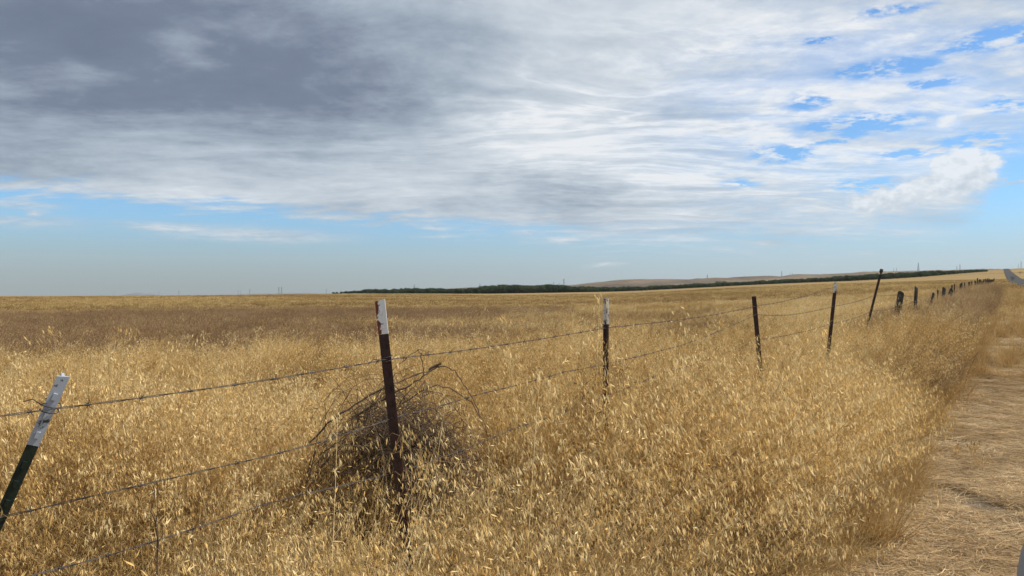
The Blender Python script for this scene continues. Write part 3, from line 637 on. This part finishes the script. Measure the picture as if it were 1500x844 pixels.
# ------------------------------------------------------------------ fence posts
def paint_mat(name, base, rust, thr, scale=30, rough=.6, side=0.0):
    m, t, b = new_mat(name, rough, .3); n = tnoise(t, scale, 8, .65)
    if side:
        c_ = t.nodes.new('ShaderNodeTexCoord'); sx = t.nodes.new('ShaderNodeSeparateXYZ'); t.links.new(c_.outputs['Object'], sx.inputs[0]); ma_ = t.nodes.new('ShaderNodeMath'); ma_.operation = 'MULTIPLY_ADD'; t.links.new(sx.outputs[0], ma_.inputs[0]); ma_.inputs[1].default_value = side; t.links.new(n, ma_.inputs[2]); n = ma_.outputs[0]
    n2 = tnoise(t, scale*4, 4, .6)
    f_ = tramp(t, n, [(thr, (0, 0, 0)), (thr+.035, (1, 1, 1))]); r_ = tmix(t, n2, (*rust, 1), tuple(q*.45 for q in rust)+(1,))
    t.links.new(tmix(t, f_, r_, (*base, 1)), b.inputs['Base Color']); tbump(t, b, n, .4, .002); return m
m_wflake = paint_mat('flaking_white_paint', (.72, .71, .70), (.20, .05, .035), .40, side=9.0)
m_wgrey = paint_mat('scuffed_pale_paint', (.36, .39, .44), (.07, .075, .08), .40, 30)
m_wold = paint_mat('weathered_white_paint', (.60, .57, .52), (.10, .07, .05), .44)
m_rust = simple('dark_rusted_paint', [(.3, (.022, .012, .011)), (.55, (.045, .020, .017)), (.75, (.085, .035, .025))], 18, .6, (.4, .003))
m_green = simple('dark_green_enamel', [(.3, (.010, .018, .014)), (.6, (.018, .030, .024)), (.8, (.05, .055, .05))], 12, .38, (.2, .002))
m_wood = simple('weathered_grey_wood', [(.3, (.028, .022, .018)), (.55, (.065, .052, .042)), (.8, (.15, .125, .10))], 14, .95, (.9, .01))
m_wire = simple('rusted_barbed_wire', [(.3, (.025, .02, .018)), (.6, (.055, .042, .035)), (.8, (.10, .08, .07))], 20, .6, None)
m_tie = simple('galvanised_tie_wire', [(.3, (.2, .2, .2)), (.7, (.34, .34, .34))], 30, .5, None)
def tsection(w, web, th):
    """T outline, flange towards -Y"""
    return [(-w/2, -th), (w/2, -th), (w/2*.96, 0), (th*.8, th*.4), (th*.6, web), (-th*.6, web), (-th*.8, th*.4), (-w/2*.96, 0)]
def extrude(b, sec, z0, z1, tw=0):
    n = len(sec); v = []
    for z in (z0, z1): v += [(x, y, z) for x, y in sec]
    f = [(i, (i+1) % n, n+(i+1) % n, n+i) for i in range(n)]+[tuple(range(n-1, -1, -1)), tuple(range(n, 2*n))]; b.add(v, f)
def tpost(top, foot, label, paint, body, tip, w=.037, web=.030, face=0.0, notch=None):
    """steel post between two world points; the tip is the painted end"""
    top, foot = Vector(top), Vector(foot); ln = (top-foot).length; d = (top-foot).normalized()
    o = empty('steel_fence_post', foot); q = d.to_track_quat('Z', 'Y'); e = q.to_euler(); o.rotation_mode = 'QUATERNION'
    from mathutils import Quaternion
    # keep the flange turned the wanted way about the post's own axis
    ydir = q @ Vector((0, 1, 0)); want = Vector((math.sin(face), math.cos(face), 0)); want = (want-d*want.dot(d)).normalized()
    ang = math.atan2(ydir.cross(want).dot(d), ydir.dot(want)); o.rotation_quaternion = Quaternion(d, ang) @ q
    sec = tsection(w, web, .0042); b = MB(); extrude(b, sec, -.3, ln-tip-.001)
    k_ = .08
    while k_ < ln-tip-.01: b.box((0, -.0062, k_), (.010, .006, .018)); k_ += .054
    b.build('shaft', body, o)
    if tip > 0:
        b = MB(); extrude(b, tsection(w+.001, web+.001, .0048), ln-tip, ln); b.v = [(x, y, z+(.006*x/w if z > ln-.01 else 0)) for x, y, z in b.v]
        k_ = ln-tip+.03
        while k_ < ln-.02: b.box((0, -.0068, k_), (.010, .006, .018)); k_ += .054
        b.build('painted_tip', paint, o)
    tag(o, label, 'fence post', 'fence posts along the field'); return o
P1t, P1f = at(93, 551, 1.95), at(-72, 920, 1.92)
P2t, P2f = at(557, 440, 2.8), at(604, 870, 2.8)
P3t, P3f = at(888, 437, 4.3), at(886, 850, 4.3)
P4t, P4f = at(1104, 434, 6.8), at(1127, 690, 6.8)
P5t, P5f = at(1224, 414, 9.8), at(1206, 585, 9.8)
P6t, P6f = at(1289.5, 402, 13.8), at(1262, 510, 13.8)
p1 = tpost(P1t, P1f, 'dark green steel post leaning hard right at left edge, scuffed pale top end', m_wgrey, m_green, .195, .028, .030, R(-38))
for zz_, xx_ in ((1.0, -.013), (.93, .006), (.88, -.009), (.84, .010)): pass
tpost(P2t, P2f, 'dark rust brown steel post with flaking white tip in front of the brush pile', m_wflake, m_rust, .128, .039, .03, R(12))
tpost(P3t, P3f, 'upright centre steel post, weathered white tip split by a dark line', m_wold, m_rust, .150, .034, .026, R(168))
tpost(P4t, P4f, 'dark steel post without white tip leaning slightly left, right of centre', m_wold, m_rust, 0, .040, .03, R(10))
tpost(P5t, P5f, 'steel post leaning right with white tip, between the dark post and the tallest one', m_wold, m_rust, .135, .045, .034, R(20))
tpost(P6t, P6f, 'thin dark post leaning right whose capped top sticks above the orchard', m_wold, m_rust, 0, .042, .034, R(20))
capb = MB(); p6d = (P6t-P6f).normalized(); capb.tube([P6t+p6d*.01, P6t+p6d*.05], [.012, .03], 8); capb.tube([P6t+p6d*.05, P6t+p6d*.10], [.034, .028], 8)
cp = capb.build('post_cap', m_wire); cp.parent = [o for o in C.objects if o.name.startswith('steel_fence_post')][-1]; cp.matrix_parent_inverse = cp.parent.matrix_basis.inverted()
# wooden and small far posts: photo column, top row, depth, diameter, lean, kind
def wpost(px, ytop, d, dia, lean, label, steel=False, hide=.75):
    top = at(px, ytop, d); gx, gy = top.x, top.y; gz = Hs(gx, gy); ln = max(.5, top.z-gz)
    o = empty('steel_fence_post' if steel else 'wooden_fence_post', (gx-math.sin(lean)*ln, gy, gz)); o.rotation_euler = (U(-.05, .05), lean, 0)
    b = MB(); 
    if steel: extrude(b, tsection(dia, dia*.8, .006), -.2, ln)
    else:
        n = 10; v = []; zs = [-.3, ln*.3, ln*.7, ln-.03, ln]; ph = U(0, 6)
        for i, z in enumerate(zs):
            for k_ in range(n):
                a = 2*math.pi*k_/n; r_ = dia/2*(1+.14*math.sin(2*a+ph)+.08*math.sin(5*a+ph*2))*(.9 if i == 4 else 1); v.append((r_*math.cos(a), r_*math.sin(a), z+(.03*math.sin(a+ph) if i >= 3 else 0)))
        f = [(i*n+k_, i*n+(k_+1) % n, (i+1)*n+(k_+1) % n, (i+1)*n+k_) for i in range(4) for k_ in range(n)]+[tuple(4*n+k_ for k_ in range(n))]; b.add(v, f)
    b.build('shaft', m_rust if steel else m_wood, o); tag(o, label, 'fence post', 'fence posts along the field'); return o, top
random.seed(5)
FP = [(1319.5, 427.5, 16.0, .135, .17, 'thick dark weathered wooden post nearest the steel posts, tilted right', 0),
 (1341, 420.5, 18.8, .09, .04, 'upright slim wooden post just right of the thick nearest one', 0),
 (1367, 428, 23.7, .085, .22, 'short wooden post tilted right, low in the weeds', 0),
 (1374.7, 424.5, 25.8, .05, .05, 'thin rusty post between two short wooden ones', 1),
 (1383, 421, 28, .135, .10, 'stout dark wooden post right of the thin rusty one', 0),
 (1393.5, 422, 31.8, .17, .32, 'squat broad wooden post slumping right in the weeds', 0),
 (1395, 417.5, 33, .06, .05, 'thin dark post rising behind the squat broad one', 1),
 (1397.8, 416, 34.3, .05, 0, 'pale thin post just right of the squat broad one', 1),
 (1402, 423, 36, .10, .6, 'broken post fallen over between thin posts', 0),
 (1406, 416, 39, .05, 0, 'thin post left of a thicker one, past the fallen post', 1),
 (1409, 414.5, 41, .11, .08, 'mid sized wooden post past the fallen post', 0),
 (1413.3, 414, 44, .07, .12, 'slim leaning wooden post before the last thick one', 0),
 (1419.5, 413, 49.7, .13, .1, 'last thick wooden post before the rank of tiny ones', 0)]
wtops = []
for px, yt, d, dia, ln_, lb, stl in FP:
    o, tp = wpost(px, yt, d, dia, ln_, lb, bool(stl)); wtops.append(tp)
yq = 55.
while yq < 230:
    u = .662-2.2/yq-.0*yq; x = u*yq; dia = random.uniform(.09, .15); gz = Hs(x, yq); topz = gz+random.uniform(.85, 1.15)
    wpost(750+u*F, HOR-(topz-CAMH)/yq*F, yq, dia, random.uniform(-.08, .12), 'tiny dark wooden post in the distant rank running up to the crest', False); yq += 5.5+yq*.01
# ------------------------------------------------------------------ barbed wire
def dens(pts, step):
    out = []
    for a, b_ in zip(pts, pts[1:]):
        n = max(2, int((b_-a).length/step)); 
        for i in range(n): out.append((a.lerp(b_, i/n), i/n, (b_-a).length))
    out.append((pts[-1], 1, 1)); return out
def strand(pts, label, sag=.012, barb=True, rad=.00115, step=.02, wob=.004):
    b = MB(); pp = []
    for p, f_, l_ in dens(pts, step):
        k_ = len(pp); wv = Vector((0, 0, -sag*l_*4*f_*(1-f_)*.5+wob*(mnoise.noise(p*1.7)))); pp.append(p+wv)
    far = [q for q in pp]; 
    for ph in (0, math.pi):
        q2 = []
        for i, p in enumerate(pp):
            d = (pp[min(i+1, len(pp)-1)]-pp[max(i-1, 0)]).normalized(); a = d.cross(Vector((0, 0, 1))).normalized(); c = d.cross(a); an = i*.55+ph; q2.append(p+(a*math.cos(an)+c*math.sin(an))*.0018)
        b.tube(q2, rad, 4)
    if barb:
        acc = 0
        for i in range(1, len(pp)-1):
            acc += (pp[i]-pp[i-1]).length
            if acc > .125:
                acc = 0; d = (pp[i+1]-pp[i]).normalized(); a = d.cross(Vector((0, 0, 1))).normalized(); c = d.cross(a); r0 = U(0, 3)
                for k_ in (0, 1.57):
                    v_ = a*math.cos(r0+k_)+c*math.sin(r0+k_); b.tube([pp[i]-v_*.015+d*.003, pp[i]-v_*.004, pp[i]+v_*.004, pp[i]+v_*.015-d*.003], [.0004, .0012, .0012, .0004], 4)
                b.tube([pp[i]-d*.007, pp[i]+d*.007], 0.0030, 5)
    o = b.build('barbed_wire', m_wire); tag(o, label, 'barbed wire', 'barbed wire strands of the fence'); return o
def onpost(t_, f_, py, px=None):
    """point on a post at photo row py"""
    ry = [HOR-(p.z-CAMH)/p.y*F for p in (t_, f_)]; k_ = (py-ry[0])/(ry[1]-ry[0]); return t_.lerp(f_, k_)+Vector((0, -.012, 0))
W7 = wtops[0]; W8 = wtops[1]
def drop(p, dy): return p-Vector((0, 0, dy))
top = [at(-260, 640, 1.5), onpost(P1t, P1f, 600), onpost(P2t, P2f, 527), onpost(P3t, P3f, 480), onpost(P4t, P4f, 449), onpost(P5t, P5f, 420)]
strand(top, 'highest rusty barbed wire strand, running from left edge to the white tipped leaning post')
mid = [at(-260, 850, 1.6), at(3, 757, 1.93), at(150, 722, 2.05), at(300, 688, 2.25), at(460, 650, 2.5), at(580, 612, 2.82), at(700, 578, 3.3), at(828, 545, 3.95), onpost(P3t, P3f, 533), at(1000, 505, 5.3), onpost(P4t, P4f, 461), at(1160, 461, 8.1), onpost(P5t, P5f, 449), onpost(P6t, P6f, 432), drop(W7, .06), drop(W8, .25)]
strand(mid, 'middle barbed wire strand, sagging behind the brush pile and rising to the right', .01)
bot = [at(-120, 880, 1.5), at(90, 831, 1.75), at(200, 800, 1.95), at(380, 740, 2.35), at(430, 726, 2.5), at(590, 690, 2.84), at(760, 625, 3.6), onpost(P3t, P3f, 580), at(970, 547, 5.1), at(1040, 525, 5.9), onpost(P4t, P4f, 498), onpost(P5t, P5f, 474), onpost(P6t, P6f, 456), drop(W7, .32), drop(W8, .33)]
strand(bot, 'lowest barbed wire strand, half hidden in the oats', .012)
strand([drop(W7, .12), drop(W8, .38), drop(wtops[2], .1), drop(wtops[4], .18), drop(wtops[5], .1), drop(wtops[8], .2), drop(wtops[10], .15), drop(wtops[12], .15)], 'far barbed wire strand sagging between the short wooden posts', .02, False, .002, .25)
# wire ties wrapped on the first posts
def tie(t_, f_, py, label, r_=.022):
    c = onpost(t_, f_, py)+Vector((0, .018, 0)); ax = (t_-f_).normalized(); a = ax.cross(Vector((0, 1, 0))).normalized(); c2 = ax.cross(a); b = MB()
    b.tube([c+(a*math.cos(k_*.5)+c2*math.sin(k_*.5))*r_+ax*(.0012*k_-.01) for k_ in range(26)], .0016, 4)
    b.tube([c+a*r_, c+a*(r_+.03)+ax*.006, c+a*(r_+.05)-ax*.01], .0014, 4)
    o = b.build('wire_tie', m_wire); tag(o, label, 'wire tie', 'wire ties on the posts')
tie(P1t, P1f, 600, 'twisted wire tie around the pale top of the leaning green post')
tie(P2t, P2f, 527, 'twisted wire tie below the flaking white tip of the rusty post')
tie(P3t, P3f, 480, 'twisted wire tie just under the white tip of the centre post')
tie(P2t, P2f, 660, 'low pale wire tie around the rusty post near the grass')
tie(P4t, P4f, 461, 'twisted wire tie near the top of the dark post without tip')

# ------------------------------------------------------------------ brush piles and dead stems
m_twig = simple('dead_grey_brown_twigs', [(.3, (.055, .034, .020)), (.5, (.12, .078, .046)), (.7, (.23, .16, .10))], 25, .9, None)
def brush(name, label, c, rx, ry, hgt, n, seed, rad=.0030):
    random.seed(seed); b = MB()
    for i in range(n):       # arching canes over a dome
        a = U(0, 6.28); q = U(.55, 1.0); q = U(.15, 1.05); p0 = Vector((c[0]+rx*q*math.cos(a), c[1]+ry*q*math.sin(a), c[2]+U(-.05, .75-.5*q)*hgt)); a2 = a+U(.6, 5.6); q2 = U(.2, .9)
        p1 = Vector((c[0]+rx*q2*math.cos(a2), c[1]+ry*q2*math.sin(a2), c[2]+U(0, .65)*hgt)); md = (p0+p1)/2+Vector((U(-.3, .3)*rx, U(-.2, .2)*ry, hgt*U(-.1, .75))); md.z = min(md.z, c[2]+hgt*1.25); pts = []
        for k_ in range(9):
            t_ = k_/8; p = p0.lerp(md, t_).lerp(md.lerp(p1, t_), t_); pts.append(p+Vector((mnoise.noise(p*5+Vector((i, 0, 0))), mnoise.noise(p*5+Vector((0, i, 0))), mnoise.noise(p*5+Vector((0, 0, i)))))*.055)
        r_ = rad*U(.4, 1.25); b.tube(pts, [r_*(1-.7*k_/8) for k_ in range(9)], 4)
        for k_ in (2, 4, 5, 7):
            if random.random() < .7:
                q3 = pts[k_]+Vector((U(-1, 1), U(-1, 1), U(-.6, .9))).normalized()*U(.03, .13); b.tube([pts[k_], pts[k_].lerp(q3, .5)+Vector((0, 0, U(-.01, .015))), q3], [r_*.6, r_*.45, r_*.2], 3)
    return b
b = brush('brush_pile', '', (-.57, 3.75, .60), .52, .34, .76, 560, 3, .0024)
def bend(q, n=6):
    out = []; q = [Vector(p) for p in q]
    for i in range(len(q)-1):
        a, b_, c_, d = q[max(i-1, 0)], q[i], q[i+1], q[min(i+2, len(q)-1)]
        for k_ in range(n):
            t_ = k_/n; out.append(.5*((2*b_)+(c_-a)*t_+(2*a-5*b_+4*c_-d)*t_*t_+(3*b_-a-3*c_+d)*t_**3)+Vector((mnoise.noise((b_+Vector((i+t_, 0, 0)))*7), 0, mnoise.noise((b_+Vector((0, i+t_, 0)))*7)))*.012)
    return out+[q[-1]]
for pts, r_ in (([(452, 650, 3.8), (500, 605, 3.7), (560, 570, 3.7), (605, 552, 3.8), (640, 537, 3.8)], .006), ([(520, 610, 3.8), (570, 580, 3.7), (615, 556, 3.7), (643, 534, 3.75)], .007),
                ([(640, 537, 3.8), (662, 541, 3.8), (680, 565, 3.8), (700, 600, 3.85), (716, 640, 3.9)], .004), ([(560, 560, 3.9), (588, 530, 3.9), (617, 512, 3.9), (625, 520, 3.9)], .0025), ([(617, 518, 3.8), (620, 540, 3.85), (622, 560, 3.9)], .003),
                ([(612, 512, 3.8), (620, 520, 3.8), (628, 514, 3.8)], .002), ([(590, 590, 3.9), (640, 565, 3.9), (690, 590, 3.9), (715, 640, 3.9)], .004), ([(628, 543, 3.74), (646, 532, 3.74)], .011)):
    q_ = bend([at(*p) for p in pts]); b.tube(q_, [r_*(1-.5*i/len(q_))*U(.75, 1.2) for i in range(len(q_))], 5)
tag(b.build('brush_pile', m_twig), 'domed tangle of dead grey brown branches behind the rusty white tipped post', 'brush pile')
b = brush('dead_branches', '', (.50, 4.6, .70), .20, .12, .34, 60, 9, .0022)
for q_ in ([(812, 606, 4.5), (835, 590, 4.5), (855, 566, 4.52), (882, 542, 4.5)], [(804, 612, 4.5), (838, 596, 4.5), (858, 578, 4.5), (878, 558, 4.45)], [(850, 572, 4.5), (862, 590, 4.5), (880, 596, 4.45)], [(840, 560, 4.6), (856, 572, 4.5), (868, 600, 4.5)], [(830, 622, 4.5), (856, 610, 4.5), (884, 604, 4.45), (905, 612, 4.4)]):
    w_ = bend([at(*p) for p in q_]); b.tube(w_, [.0036*(1-.6*i/len(w_)) for i in range(len(w_))], 5)
tag(b.build('dead_branches', m_twig), 'small knot of dark dead branches caught against the centre post', 'dead branches')
def stem(px, y0, y1, d, label, n=2):
    random.seed(int(px)); b = MB()
    for i in range(n):
        q = [at(px+U(-5, 5)+i*6, y0+(y1-y0)*k_/6+U(-2, 2), d) for k_ in range(7)]; q[-1].z -= .35; b.tube(q, [.0009+.00022*k_ for k_ in range(7)], 4)
        for k_ in (1, 2, 3, 4): b.tube([q[k_], q[k_]+Vector((U(-.05, .05), 0, .04))], [.0009, .0004], 3)
    tag(b.build('dry_stem', m_twig), label, 'dead stem', 'dark dead weed stems')
stem(226, 705, 840, 1.95, 'forked dark dead stem in the oats left of the rusty post, near bottom edge')
stem(851, 488, 560, 5.6, 'thin dark stem crossing the wire just left of the centre post', 1)
stem(952, 545, 600, 5.0, 'dark stalk standing in the oats right of the centre post', 1)

# ------------------------------------------------------------------ unidentified grey object at the lower right corner, shaped as a round post
mp = MB(); g = at(1571, 700, 1.0); 
ppz = [(-.1, .040), (.6, .040), (g.z-.10-.0, .040)]
base = Vector((g.x, g.y, Hs(g.x, g.y))); topz = CAMH-(735-HOR)/F*1.0-base.z
aa = [.0, .15, .3, .5, .7, .9, 1.1, 1.3, 1.45, 1.54]
mp.tube([(0, 0, -.2), (0, 0, topz*.5)]+[(0, 0, topz-.14+.135*math.sin(a)) for a in aa], [.055, .055]+[.055*math.cos(a) for a in aa], 24, False)
o = mp.build('grey_corner_shape', simple('smooth_grey_plastic', [(.3, (.20, .21, .235)), (.7, (.25, .26, .285))], 3, .5, None), None, True)
o.location = base; o.rotation_euler = (0, R(-.5), 0); tag(o, 'smooth grey rounded shape only just inside the lower right corner', 'post')
print('DONE objects', len(C.objects))
